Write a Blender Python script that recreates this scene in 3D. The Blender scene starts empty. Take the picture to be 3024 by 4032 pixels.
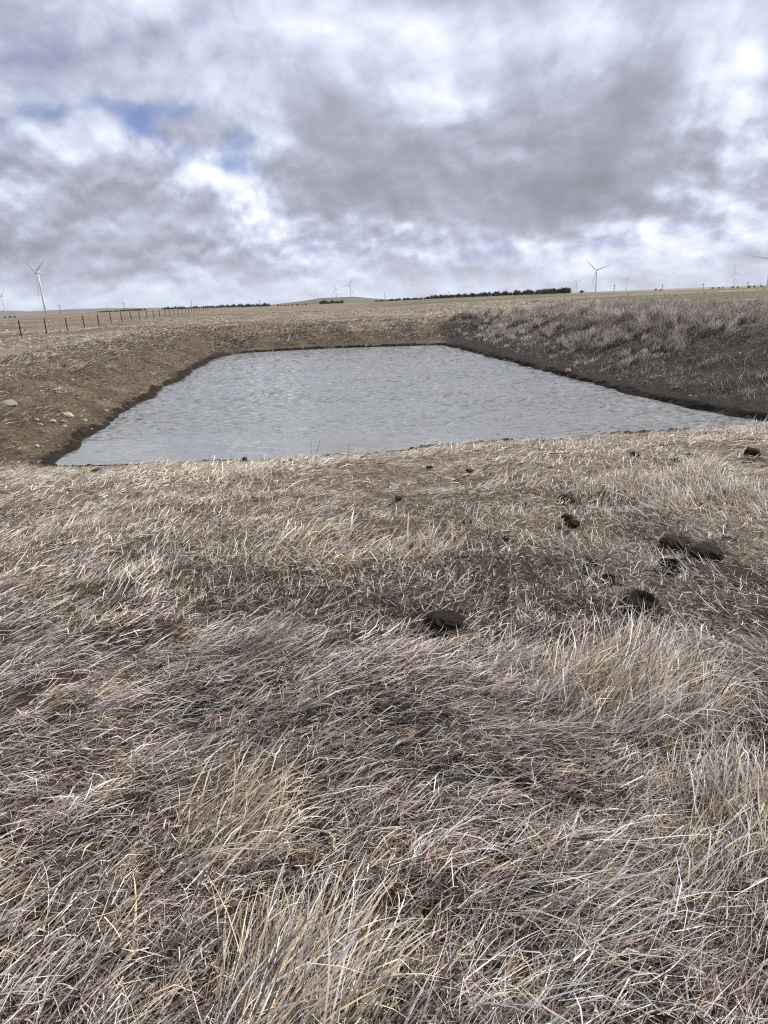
import bpy, bmesh, math, random
import numpy as np
from mathutils import Matrix, Vector

HAZE = True
rng = np.random.default_rng(11)
random.seed(5)
SC = bpy.context.scene
COL = SC.collection

# ------------------------------------------------------------------ camera
EYE = 3.1                                   # eye height over the pond's water level (z = 0)
FOC, CX, CY = 2500.0, 1512.0, 2016.0        # focal length and centre in photograph pixels
PITCH, ROLL = math.atan(839.5 / 2500), math.radians(2.4)
_F = np.array([0, math.cos(PITCH), -math.sin(PITCH)])
_R0 = np.array([1.0, 0, 0]); _U0 = np.cross(_R0, _F)
_R = _R0 * math.cos(ROLL) - _U0 * math.sin(ROLL)
_U = _U0 * math.cos(ROLL) + _R0 * math.sin(ROLL)
cam_d = bpy.data.cameras.new('camera'); cam = bpy.data.objects.new('camera', cam_d); COL.objects.link(cam)
cam_d.sensor_fit = 'HORIZONTAL'; cam_d.sensor_width = 36; cam_d.lens = 36 * FOC / 3024
cam_d.clip_start = 0.05; cam_d.clip_end = 30000
cam.matrix_world = Matrix(((_R[0], _U[0], -_F[0], 0), (_R[1], _U[1], -_F[1], 0), (_R[2], _U[2], -_F[2], EYE), (0, 0, 0, 1)))
SC.camera = cam

def ray(x, y):
    v = _F + _R * (x - CX) / FOC - _U * (y - CY) / FOC
    return v / np.linalg.norm(v)
def azel(x, y):
    v = ray(x, y)
    return math.degrees(math.atan2(v[0], v[1])), math.degrees(math.asin(v[2]))

# ------------------------------------------------------------------ light
SUN_AZ, SUN_EL = 58.0, 38.0                 # to the right of and beyond the pond
sun_d = bpy.data.lights.new('sun', 'SUN'); sun = bpy.data.objects.new('sun', sun_d); COL.objects.link(sun)
sun_d.energy = 4.9; sun_d.angle = math.radians(1.5); sun_d.color = (1.0, 0.93, 0.84)
_sd = Vector((math.sin(math.radians(SUN_AZ)) * math.cos(math.radians(SUN_EL)), math.cos(math.radians(SUN_AZ)) * math.cos(math.radians(SUN_EL)), math.sin(math.radians(SUN_EL))))
sun.rotation_euler = _sd.to_track_quat('Z', 'Y').to_euler(); sun.location = (60, 60, 90)

SC.cycles.max_bounces = 5; SC.cycles.diffuse_bounces = 2; SC.cycles.glossy_bounces = 2; SC.cycles.transmission_bounces = 3; SC.cycles.volume_bounces = 1
SC.cycles.use_denoising = False; SC.cycles.pixel_filter_type = 'BLACKMAN_HARRIS'; SC.cycles.filter_width = 1.2
SC.cycles.caustics_reflective = False; SC.cycles.caustics_refractive = False
vs = SC.view_settings
SC.display_settings.display_device = 'sRGB'
vs.view_transform = 'Standard'; vs.look = 'None'; vs.exposure = 0.24; vs.gamma = 1.0; vs.use_curve_mapping = False

class NT:
    """small helper to write node trees"""
    def __init__(self, tree): self.t = tree; tree.nodes.clear()
    def n(self, kind, **kw):
        nd = self.t.nodes.new(kind)
        for k, v in kw.items():
            if k in nd.bl_rna.properties: setattr(nd, k, v)
        return nd
    def set(self, sock, v):
        if isinstance(v, bpy.types.NodeSocket): self.t.links.new(v, sock)
        elif v is not None: sock.default_value = v
    def math(self, op, a, b=None, c=None, clamp=False):
        m = self.n('ShaderNodeMath', operation=op); m.use_clamp = clamp
        for i, v in enumerate((a, b, c)):
            if v is not None: self.set(m.inputs[i], v)
        return m.outputs[0]
    def vmath(self, op, a, b=None, scale=None):
        m = self.n('ShaderNodeVectorMath', operation=op)
        self.set(m.inputs[0], a)
        if b is not None: self.set(m.inputs[1], b)
        if scale is not None: self.set(m.inputs['Scale'], scale)
        return m.outputs['Value'] if op in ('LENGTH', 'DOT_PRODUCT', 'DISTANCE') else m.outputs[0]
    def noise(self, vec, scale, detail=4, rough=0.55, dist=0.0, out=0, lac=2.0, flat=False):
        m = self.n('ShaderNodeTexNoise'); m.noise_dimensions = '2D' if flat else '3D'
        self.set(m.inputs['Vector'], vec); m.inputs['Scale'].default_value = scale
        m.inputs['Detail'].default_value = detail; m.inputs['Roughness'].default_value = rough
        m.inputs['Lacunarity'].default_value = lac; m.inputs['Distortion'].default_value = dist
        return m.outputs[out]
    def maprange(self, v, a, b, c=0.0, d=1.0, smooth=True):
        m = self.n('ShaderNodeMapRange'); m.interpolation_type = 'SMOOTHSTEP' if smooth else 'LINEAR'; m.clamp = True
        self.set(m.inputs[0], v)
        for i, x in enumerate((a, b, c, d)): m.inputs[i + 1].default_value = x
        return m.outputs[0]
    def ramp(self, fac, stops):
        m = self.n('ShaderNodeValToRGB'); cr = m.color_ramp
        while len(cr.elements) < len(stops): cr.elements.new(0.5)
        for e, (p, c) in zip(cr.elements, stops): e.position = p; e.color = (*c, 1)
        self.set(m.inputs[0], fac); return m.outputs[0]
    def mix(self, fac, a, b, blend='MIX'):
        m = self.n('ShaderNodeMix'); m.data_type = 'RGBA'; m.blend_type = blend
        self.set(m.inputs[0], fac)
        for s, v in ((m.inputs[6], a), (m.inputs[7], b)):
            self.set(s, (*v, 1) if isinstance(v, tuple) and len(v) == 3 else v)
        return m.outputs[2]

# ------------------------------------------------------------------ sky: broken cloud over a Nishita sky
world = bpy.data.worlds.new('World'); SC.world = world; world.use_nodes = True
def build_sky():
    k = NT(world.node_tree)
    out = k.n('ShaderNodeOutputWorld')
    tc = k.n('ShaderNodeTexCoord'); D = tc.outputs['Generated']
    sky = k.n('ShaderNodeTexSky'); sky.sky_type = 'NISHITA'; sky.sun_disc = False
    sky.sun_elevation = math.radians(SUN_EL); sky.sun_rotation = math.radians(SUN_AZ)
    sky.air_density = 1.0; sky.dust_density = 0.6; sky.ozone_density = 1.6
    sep = k.n('ShaderNodeSeparateXYZ'); k.set(sep.inputs[0], D)
    z = k.math('MAXIMUM', sep.outputs[2], 0.0)
    up = k.n('ShaderNodeCombineXYZ'); k.set(up.inputs[0], sep.outputs[0]); k.set(up.inputs[1], sep.outputs[1]); k.set(up.inputs[2], k.math('ADD', z, 0.22))
    k.set(sky.inputs[0], k.vmath('NORMALIZE', up.outputs[0]))
    inv = k.math('DIVIDE', 1.0, k.math('ADD', z, 0.60))
    comb = k.n('ShaderNodeCombineXYZ')
    k.set(comb.inputs[0], k.math('MULTIPLY', sep.outputs[0], inv)); k.set(comb.inputs[1], k.math('MULTIPLY', sep.outputs[1], inv))
    P = comb.outputs[0]                                        # cloud-layer coordinates
    u = k.math('MULTIPLY', k.math('ARCTAN2', sep.outputs[0], sep.outputs[1]), 57.29578)
    v = k.math('MULTIPLY', k.math('ARCSINE', z), 57.29578)
    ang = k.n('ShaderNodeCombineXYZ'); k.set(ang.inputs[0], u); k.set(ang.inputs[1], v)
    # ragged outlines: bend the angular coordinates by noise
    wv = k.vmath('SUBTRACT', k.noise(P, 2.1, 5, 0.55, out=1, flat=True), (0.5, 0.5, 0.5))
    A = k.vmath('ADD', ang.outputs[0], k.vmath('MULTIPLY', wv, (10.0, 7.0, 0.0)))
    Pw = k.vmath('ADD', P, k.vmath('SCALE', wv, scale=0.10))
    def blobs(lst):
        s = None
        for (px, py, rx, ry, rot, amp) in lst:
            a, e = azel(px, py)
            m = k.n('ShaderNodeMapping'); m.vector_type = 'TEXTURE'
            k.set(m.inputs[0], A)
            m.inputs['Location'].default_value = (a, e, 0); m.inputs['Rotation'].default_value = (0, 0, math.radians(rot + 2.4))
            m.inputs['Scale'].default_value = (rx / 46.0, ry / 46.0, 1)
            val = k.maprange(k.vmath('LENGTH', m.outputs[0]), 0.0, 1.0, amp, 0.0)
            s = val if s is None else k.math('ADD', s, val)
        return s
    # where the layer is thick (dark), thin (bright) and torn open (blue): photograph pixels -> directions
    thick = blobs(SKY_LIGHT); gaps = blobs(SKY_GAPS)
    big = k.noise(Pw, 2.2, 3, 0.5, flat=True)
    n1 = k.noise(Pw, 5.0, 6, 0.5, flat=True)
    l2 = k.noise(k.vmath('ADD', Pw, (0.02, -0.05, 0.0)), 5.0, 6, 0.5, flat=True)
    lit = k.math('MULTIPLY', k.math('SUBTRACT', n1, l2), 1.1)
    tex = k.math('ADD', lit, k.math('MULTIPLY', k.math('SUBTRACT', big, 0.5), 0.30))
    tex = k.math('ADD', tex, k.math('MULTIPLY', k.math('SUBTRACT', n1, 0.5), 0.24))
    # heaped cloud tops: billows lit from above, strongest in the middle of the sky
    q1 = k.noise(Pw, 13.0, 5, 0.52, flat=True); q2 = k.noise(k.vmath('ADD', Pw, (0.008, -0.024, 0.0)), 13.0, 5, 0.52, flat=True)
    bil = k.math('SUBTRACT', q1, q2)
    tex = k.math('ADD', tex, k.math('MULTIPLY', bil, k.math('MULTIPLY', k.maprange(v, 8.0, 17.0, 1.05, 0.25), k.maprange(v, 0.5, 4.0, 0.5, 1.0))))
    rows = k.noise(k.vmath('MULTIPLY', A, (0.045, 0.62, 1.0)), 1.0, 3, 0.5, flat=True)     # cloud rows closing up towards the horizon
    rows = k.math('MULTIPLY', k.math('SUBTRACT', rows, 0.5), k.maprange(v, 3.0, 11.0, 0.42, 0.0))
    tex = k.math('MULTIPLY', tex, k.maprange(thick, -0.45, 0.02, 0.50, 1.08))              # thick cloud is smooth below
    tex = k.math('ADD', tex, rows)
    b = k.math('ADD', 0.535, k.math('MULTIPLY', tex, k.maprange(v, 0.0, 6.0, 0.6, 1.0)))
    b = k.math('ADD', b, k.math('MULTIPLY', thick, 0.84))
    col = k.ramp(k.math('MULTIPLY_ADD', b, 0.8, 0.2), [(0.0, (0.222, 0.229, 0.276)), (0.2, (0.266, 0.274, 0.329)), (0.376, (0.325, 0.337, 0.407)), (0.56, (0.433, 0.461, 0.572)), (0.728, (0.591, 0.645, 0.775)), (0.888, (0.788, 0.827, 0.891)), (1.0, (0.936, 0.955, 0.969))])
    hole = k.math('ADD', gaps, k.math('MULTIPLY', k.math('SUBTRACT', n1, 0.5), -2.4))
    hole = k.math('ADD', hole, k.math('MULTIPLY', k.math('SUBTRACT', big, 0.5), -0.7))
    hole = k.math('ADD', hole, k.math('MULTIPLY', k.math('SUBTRACT', q1, 0.5), -0.6))
    hole = k.maprange(hole, 0.25, 1.25, 0.0, 0.92)
    bg1 = k.n('ShaderNodeBackground'); k.set(bg1.inputs[0], k.mix(1.0, sky.outputs[0], (1.02, 0.93, 1.10), 'MULTIPLY')); bg1.inputs[1].default_value = 0.11
    bg2 = k.n('ShaderNodeBackground'); k.set(bg2.inputs[0], col); bg2.inputs[1].default_value = 1.0
    mx = k.n('ShaderNodeMixShader'); k.set(mx.inputs[0], hole)
    k.t.links.new(bg2.outputs[0], mx.inputs[1]); k.t.links.new(bg1.outputs[0], mx.inputs[2])
    k.t.links.new(mx.outputs[0], out.inputs[0])
    world.cycles.sampling_method = 'NONE'

SKY_LIGHT = [  # x, y, rx, ry, turn, brightness: thick grey masses below zero, thin bright cloud above
    (1450, 610, 520, 300, -20, -0.30), (1850, 680, 950, 300, -6, -0.26), (2400, 770, 1000, 210, 5, -0.22), (2300, 560, 560, 260, 20, -0.14),
    (2520, 340, 620, 190, 38, -0.26), (1950, 290, 300, 230, 0, -0.14), (2850, 480, 420, 170, 25, -0.16), (2050, 830, 520, 120, 4, -0.18),
    (760, 880, 640, 150, 2, -0.30), (200, 770, 480, 170, 0, -0.20), (250, 1010, 900, 110, 0, -0.16), (350, 1110, 1100, 110, 0, -0.14), (100, 150, 500, 400, 0, -0.12), (100, 900, 500, 120, 0, -0.10), (1250, 380, 420, 190, 0, -0.08),
    (820, 650, 240, 160, 20, 0.40), (1040, 640, 200, 200, 0, 0.24), (240, 530, 440, 150, -6, 0.26), (1120, 500, 220, 150, 0, 0.18), (1060, 830, 260, 160, -20, 0.16),
    (1720, 250, 300, 220, 0, 0.24), (1740, 470, 330, 100, -8, 0.24), (2950, 200, 420, 520, 0, 0.34), (2350, 80, 500, 200, 0, 0.22), (1500, 60, 500, 160, 0, 0.08),
    (2750, 690, 380, 70, 14, 0.18), (2600, 860, 330, 80, 10, 0.24), (2950, 850, 300, 120, 10, 0.16), (2600, 980, 800, 110, 3, 0.16), (2060, 960, 300, 110, 0, 0.24), (1700, 880, 330, 110, -10, 0.22),
    (1500, 960, 500, 120, 0, 0.10), (2000, 1080, 1200, 90, 2, 0.12), (500, 700, 300, 120, 0, -0.06)]
SKY_GAPS = [
    (640, 390, 330, 75, 12, 0.80), (450, 450, 260, 80, -25, 0.75), (480, 540, 120, 90, 0, 0.70), (200, 420, 300, 60, 10, 0.45), (1030, 495, 220, 120, 0, 0.78), (880, 620, 260, 90, -10, 0.85),
    (60, 250, 460, 300, 0, 0.36), (2220, 430, 480, 300, 0, -0.5), (2250, 740, 700, 330, 0, -0.8), (30, 960, 400, 300, 0, -0.5), (420, 40, 900, 240, 0, 0.26), (1880, 950, 300, 80, 0, 0.85), (2330, 950, 560, 55, 4, 0.85),
    (880, 30, 250, 200, 0, 0.34)]
build_sky()

# ------------------------------------------------------------------ noise and terrain
_TAB = np.random.default_rng(3).random((8, 256, 256))
def vnoise(x, y, s=0):
    x = np.asarray(x, float); y = np.asarray(y, float)
    xi = np.floor(x).astype(int); yi = np.floor(y).astype(int)
    fx = x - xi; fy = y - yi
    fx = fx * fx * (3 - 2 * fx); fy = fy * fy * (3 - 2 * fy)
    T = _TAB[s % 8]; o = 37 * s
    a = T[(xi + o) & 255, (yi + o) & 255]; b = T[(xi + 1 + o) & 255, (yi + o) & 255]
    c = T[(xi + o) & 255, (yi + 1 + o) & 255]; d = T[(xi + 1 + o) & 255, (yi + 1 + o) & 255]
    return (a * (1 - fx) + b * fx) * (1 - fy) + (c * (1 - fx) + d * fx) * fy
def fbm(x, y, s=0, octv=4, g=0.5):
    t = 0; amp = 1; n = 0; f = 1
    for i in range(octv):
        t = t + amp * vnoise(x * f + 17.3 * i, y * f + 5.1 * i, s + i); n += amp; amp *= g; f *= 2.03
    return t / n
def sstep(a, b, x):
    t = np.clip((x - a) / (b - a), 0, 1); return t * t * (3 - 2 * t)

SHORE = np.array([(-6.75, 12.95), (-7.05, 13.45), (-7.25, 14.7), (-7.67, 16.7), (-7.85, 18.6), (-8.1, 20.4), (-8.3, 22), (-8.44, 23.9), (-8.9, 26.6), (-8.96, 29.7), (-9.45, 32.6),
    (-9.6, 35.8), (-10.0, 39), (-10.0, 41.6), (-9.4, 43.6), (-8.3, 44.4), (-5.8, 44.7), (-3.2, 45.05), (0.5, 44.6), (3.2, 44.1), (4.3, 43.5), (5.0, 40.4), (5.35, 37.6), (6.0, 33), (6.7, 27.8), (7.2, 24),
    (7.6, 21), (7.95, 18.9), (8.25, 17), (8.95, 15.25), (9.35, 14.3), (9.1, 13.75), (7.6, 13.75), (6.15, 13.72), (3.9, 13.6), (2.4, 13.5), (1.1, 13.25), (-0.5, 12.9), (-2.6, 12.7), (-4.75, 12.75), (-5.9, 12.85), (-6.6, 12.92)])
def shore_dist(x, y):
    """signed distance to the waterline, positive on land"""
    x = np.asarray(x, float); y = np.asarray(y, float)
    best = np.full(x.shape, 1e18); inside = np.zeros(x.shape, bool)
    n = len(SHORE)
    for i in range(n):
        ax, ay = SHORE[i]; bx, by = SHORE[(i + 1) % n]
        ex, ey = bx - ax, by - ay
        t = np.clip(((x - ax) * ex + (y - ay) * ey) / (ex * ex + ey * ey), 0, 1)
        best = np.minimum(best, (x - ax - t * ex) ** 2 + (y - ay - t * ey) ** 2)
        if ey != 0:
            cond = ((ay > y) != (by > y)) & (x < ex * (y - ay) / ey + ax)
            inside ^= cond
    d = np.sqrt(best)
    d = np.where(inside, -d, d)
    return d + 0.26 * (fbm(x * 1.2, y * 1.2, 2, 3, 0.6) - 0.5) * 2 * np.where(np.abs(d) < 6, 1, 0.2)

# the skyline of the field: azimuth, distance of the crest, elevation seen from the pond
_cr = [(0, 1252), (185, 1240), (400, 1229), (640, 1219), (860, 1212), (1100, 1205), (1500, 1187), (1800, 1173), (2200, 1156), (2600, 1143), (3024, 1128)]
_crd = [380, 400, 430, 460, 480, 500, 500, 480, 420, 330, 280]
_cra = np.array([azel(*p)[0] for p in _cr]); _cre = np.array([azel(*p)[1] for p in _cr])
def ground_far(x, y):
    r = np.hypot(x, y); az = np.degrees(np.arctan2(x, y))
    rc = np.interp(az, _cra, _crd); el = np.interp(az, _cra, _cre)
    zc = EYE + rc * np.tan(np.radians(el))
    near = 1.5 + 0.32 * sstep(5, 15, x) * sstep(2, 20, y) - 0.15 * sstep(-12, -30, x) * (1 - sstep(60, 120, r))
    t = sstep(45, 1.0, r / rc * 1.0) if False else np.clip((r - 45) / (rc - 45), 0, 1)
    t = t ** 0.8
    z = near * (1 - t) + zc * t
    floor = np.interp(az, [-60, -25, -10, 0, 10, 20, 60], [-4, -4, -14, -16, -16, -18, -22])
    drop = np.clip((r - rc) / 1300, 0, 1); drop = drop * drop * (3 - 2 * drop)
    return np.where(r > rc, zc + (floor - zc) * drop, z)
def height(x, y):
    x = np.asarray(x, float); y = np.asarray(y, float)
    g = ground_far(x, y)
    r = np.hypot(x, y)
    g = g + 0.16 * (fbm(x * 0.16, y * 0.16, 1, 3) - 0.5) * sstep(400, 100, r) + 0.9 * (fbm(x * 0.012, y * 0.012, 4, 2) - 0.5) * sstep(60, 200, r) * sstep(600, 300, r)
    d = shore_dist(x, y)
    al = np.maximum(0, -8.0 - 0.05 * (y - 20) - x) + 1e-3; ar = np.maximum(0, x - 8.0 + 0.1 * (y - 18)) + 1e-3
    an = np.maximum(0, 13.2 - y) + 1e-3; af = np.maximum(0, y - 44.5) + 1e-3
    w = (al * 3.9 + ar * 5.4 + an * 7.2 + af * 6.2) / (al + ar + an + af)
    w = w + 0.9 * (fbm(x * 0.25, y * 0.25, 5, 2) - 0.5)
    t = np.clip(d / w, 0, 1)
    s = 0.62 * t + 0.38 * t * t * (3 - 2 * t)
    z = np.where(d > 0, g * s, -0.6 * np.clip(-d / 2.2, 0, 1) - 0.02)
    z = z + np.where(d > 0, 0.09 * np.clip(d / 0.22, 0, 1) * (1 - t), 0)
    # trampled, hoof-marked ground close to the water and hummocks in the sward
    lump = 0.13 * (fbm(x * 1.3, y * 1.3, 3, 3) - 0.5) + 0.10 * (fbm(x * 3.3, y * 3.3, 6, 2) - 0.5)
    return z + lump * sstep(0.0, 0.8, d) * sstep(140, 60, r)
def hit(px, py):
    """the spot of ground seen through a photograph pixel"""
    v = ray(px, py)
    t = np.concatenate([np.linspace(0.5, 60, 3000), np.geomspace(60.05, 1500, 2500)])
    h = EYE + v[2] * t - height(v[0] * t, v[1] * t)
    i = int(np.argmax(h < 0))
    a = t[max(i - 1, 0)] if (h < 0).any() else t[-1]
    b = t[i] if (h < 0).any() else t[-1]
    tt = 0.5 * (a + b)
    X, Y = v[0] * tt, v[1] * tt
    return float(X), float(Y), float(height(X, Y)), float(tt)

# ------------------------------------------------------------------ helpers for objects
def mat(name):
    m = bpy.data.materials.new(name); m.use_nodes = True; k = NT(m.node_tree)
    out = k.n('ShaderNodeOutputMaterial'); p = k.n('ShaderNodeBsdfPrincipled')
    k.t.links.new(p.outputs[0], out.inputs[0])
    return m, k, p, out
def plain(name, c, rough=0.8, var=0.2, scale=6.0, bump=0.0, metal=0.0):
    m, k, p, out = mat(name)
    tc = k.n('ShaderNodeTexCoord'); O = tc.outputs['Object']
    n = k.noise(O, scale, 5, 0.6)
    k.set(p.inputs['Base Color'], k.mix(n, tuple(x * (1 - var) for x in c), tuple(min(1, x * (1 + var)) for x in c)))
    p.inputs['Specular IOR Level'].default_value = 0.5 if rough < 0.7 else 0.12
    p.inputs['Roughness'].default_value = rough; p.inputs['Metallic'].default_value = metal
    if bump:
        bn = k.n('ShaderNodeBump'); bn.inputs['Strength'].default_value = bump; bn.inputs['Distance'].default_value = 0.02
        k.set(bn.inputs['Height'], k.noise(O, scale * 3, 6, 0.65)); k.t.links.new(bn.outputs[0], p.inputs['Normal'])
    return m
def obj(name, data, material=None, parent=None, loc=(0, 0, 0)):
    o = bpy.data.objects.new(name, data); COL.objects.link(o); o.location = loc
    if material and data is not None and not data.materials: data.materials.append(material)
    if parent: o.parent = parent
    return o
def tag(o, label=None, cat=None, group=None, kind=None):
    if label: o['label'] = label
    if cat: o['category'] = cat
    if group: o['group'] = group
    if kind: o['kind'] = kind
    return o
def mesh_np(name, V, Q, colors=None, smooth=False):
    me = bpy.data.meshes.new(name)
    V = np.ascontiguousarray(V, np.float32); Q = np.ascontiguousarray(Q, np.int32)
    nq, k = Q.shape
    me.vertices.add(len(V)); me.vertices.foreach_set('co', V.ravel())
    me.loops.add(nq * k); me.loops.foreach_set('vertex_index', Q.ravel())
    me.polygons.add(nq); me.polygons.foreach_set('loop_start', np.arange(0, nq * k, k, dtype=np.int32))
    if smooth: me.polygons.foreach_set('use_smooth', np.ones(nq, bool))
    if colors is not None:
        for an, c in colors.items():
            at = me.attributes.new(an, 'FLOAT_COLOR', 'POINT')
            c4 = np.ones((len(V), 4), np.float32); c4[:, :c.shape[1]] = c
            at.data.foreach_set('color', c4.ravel())
    me.update(calc_edges=True); me.validate()
    return me
def bm_mesh(name, fn, smooth=False):
    bm = bmesh.new(); fn(bm); me = bpy.data.meshes.new(name); bm.to_mesh(me); bm.free()
    if smooth: me.polygons.foreach_set('use_smooth', [True] * len(me.polygons))
    return me
def tube(bm, pts, radii, sides=8):
    rings = []
    for i, p in enumerate(pts):
        p = Vector(p)
        a = Vector(pts[min(i + 1, len(pts) - 1)]) - Vector(pts[max(i - 1, 0)])
        q = a.to_track_quat('Z', 'Y')
        rings.append([bm.verts.new(p + q @ Vector((math.cos(2 * math.pi * s / sides), math.sin(2 * math.pi * s / sides), 0)) * radii[i]) for s in range(sides)])
    for i in range(len(rings) - 1):
        for s in range(sides):
            bm.faces.new((rings[i][s], rings[i][(s + 1) % sides], rings[i + 1][(s + 1) % sides], rings[i + 1][s]))
    bm.faces.new(rings[0][::-1]); bm.faces.new(rings[-1])

# ------------------------------------------------------------------ ground
def axis(lo, hi, a, b, step, grow):
    mid = list(np.arange(a, b + 1e-6, step)); s = step; x = mid[-1]; up = []
    while x < hi: s = min(s * grow, 420); x += s; up.append(x)
    s = step; x = mid[0]; dn = []
    while x > lo: s = min(s * grow, 420); x -= s; dn.append(x)
    return np.array(dn[::-1] + mid + up)
gx = axis(-6500, 6500, -17, 17, 0.26, 1.06); gy = axis(-900, 7000, 1.0, 52, 0.26, 1.055)
X, Y = np.meshgrid(gx, gy); Z = height(X.ravel(), Y.ravel())
V = np.stack([X.ravel(), Y.ravel(), Z], 1)
nx, ny = len(gx), len(gy)
ii = (np.arange(ny - 1)[:, None] * nx + np.arange(nx - 1)[None, :]).ravel()
Q = np.stack([ii, ii + 1, ii + 1 + nx, ii + nx], 1)
def zones(x, y):
    """soil make-up: mud near the water, bare trampled turf, tall-grass soil darkened as the bank turned from the sun, green sward"""
    d = shore_dist(x, y); r = np.hypot(x, y)
    n = fbm(x * 0.5, y * 0.5, 6, 4)
    right = sstep(-1.5, -0.5, x - (8.2 - 0.1 * (y - 18))) * sstep(11, 16, y)
    wide = 0.28 + 0.5 * right
    mud = 1 - sstep(wide * 0.5, wide * 1.6, d + (n - 0.5) * 0.9)
    left = sstep(0.2, 1.2, -7.2 - 0.07 * (y - 14) - x + 0.8)
    far = sstep(43.5, 45.5, y)
    turf = np.clip(left + far * (1 - right), 0, 1) * (1 - sstep(3.0, 5.2, d + (n - 0.5) * 3))
    green = sstep(0.5, 0.64, fbm(x * 0.018 + 3, y * 0.05 + 7, 5, 3)) * sstep(50, 75, r) * (0.25 + 0.75 * sstep(-15, 5, x))
    return mud, turf, green, right * (1 - sstep(4.2, 6.5, d + (n - 0.5) * 2.5)), d, r
mud, turf, green, rbank, dd, rr = zones(V[:, 0], V[:, 1])
cz = np.stack([mud, turf, green, rbank], 1)
me = mesh_np('ground', V, Q, {'zone': cz}, smooth=True)
m_ground, k, p, out = mat('ground_soil_and_sward')
at = k.n('ShaderNodeAttribute'); at.attribute_name = 'zone'
sp = k.n('ShaderNodeSeparateColor'); k.set(sp.inputs[0], at.outputs['Color'])
geo = k.n('ShaderNodeNewGeometry'); PO = geo.outputs['Position']
fine = k.noise(PO, 9.0, 6, 0.65); mid_ = k.noise(PO, 0.9, 5, 0.6)
stre = k.noise(k.vmath('MULTIPLY', PO, (0.02, 0.14, 0.1)), 1.0, 6, 0.62)
straw = k.ramp(stre, [(0.30, (0.135, 0.108, 0.080)), (0.45, (0.245, 0.200, 0.150)), (0.60, (0.33, 0.275, 0.21)), (0.75, (0.20, 0.17, 0.125))])
tuss = k.noise(k.vmath('MULTIPLY', PO, (0.35, 0.22, 0.4)), 1.0, 5, 0.7)
straw = k.mix(k.maprange(tuss, 0.38, 0.66), k.mix(1.0, straw, (0.55, 0.52, 0.50), 'MULTIPLY'), straw)
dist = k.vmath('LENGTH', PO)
litter_shade = k.ramp(fine, [(0.3, (0.018, 0.014, 0.011)), (0.55, (0.050, 0.040, 0.031)), (0.8, (0.11, 0.09, 0.07))])  # dark litter, with the shade between the blades put into its colour
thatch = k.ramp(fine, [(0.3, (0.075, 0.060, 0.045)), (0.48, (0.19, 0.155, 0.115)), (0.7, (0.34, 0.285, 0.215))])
c0 = k.mix(k.maprange(dist, 3.3, 5.0), litter_shade, thatch)
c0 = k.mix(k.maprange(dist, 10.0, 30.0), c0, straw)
c0 = k.mix(k.math('MULTIPLY', sp.outputs[2], 0.85), c0, (0.088, 0.092, 0.050))
c_turf = k.ramp(k.math('ADD', k.math('MULTIPLY', fine, 0.6), k.math('MULTIPLY', mid_, 0.4)), [(0.36, (0.046, 0.036, 0.025)), (0.5, (0.098, 0.077, 0.054)), (0.64, (0.185, 0.150, 0.110))])
c0 = k.mix(sp.outputs[1], c0, c_turf)
c_rb = k.ramp(fine, [(0.35, (0.022, 0.018, 0.016)), (0.6, (0.055, 0.046, 0.040)), (0.8, (0.10, 0.085, 0.072))])  # dark earth of the right bank, its shade mixed into the colour
c0 = k.mix(at.outputs['Alpha'], c0, c_rb)
c_mud = k.ramp(fine, [(0.3, (0.016, 0.013, 0.010)), (0.6, (0.040, 0.032, 0.024)), (0.8, (0.07, 0.056, 0.042))])
c0 = k.mix(sp.outputs[0], c0, c_mud)
k.set(p.inputs['Base Color'], c0)
p.inputs['Roughness'].default_value = 0.95; p.inputs['Specular IOR Level'].default_value = 0.15
bmp = k.n('ShaderNodeBump'); bmp.inputs['Strength'].default_value = 0.9; bmp.inputs['Distance'].default_value = 0.05
hgt = k.math('ADD', k.noise(PO, 14.0, 6, 0.7), k.math('MULTIPLY', k.noise(k.vmath('MULTIPLY', PO, (1.0, 0.6, 1.0)), 1.6, 5, 0.7), 3.0))
k.set(bmp.inputs['Height'], hgt); k.t.links.new(bmp.outputs[0], p.inputs['Normal'])
tag(obj('ground', me, m_ground), kind='structure')

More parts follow.
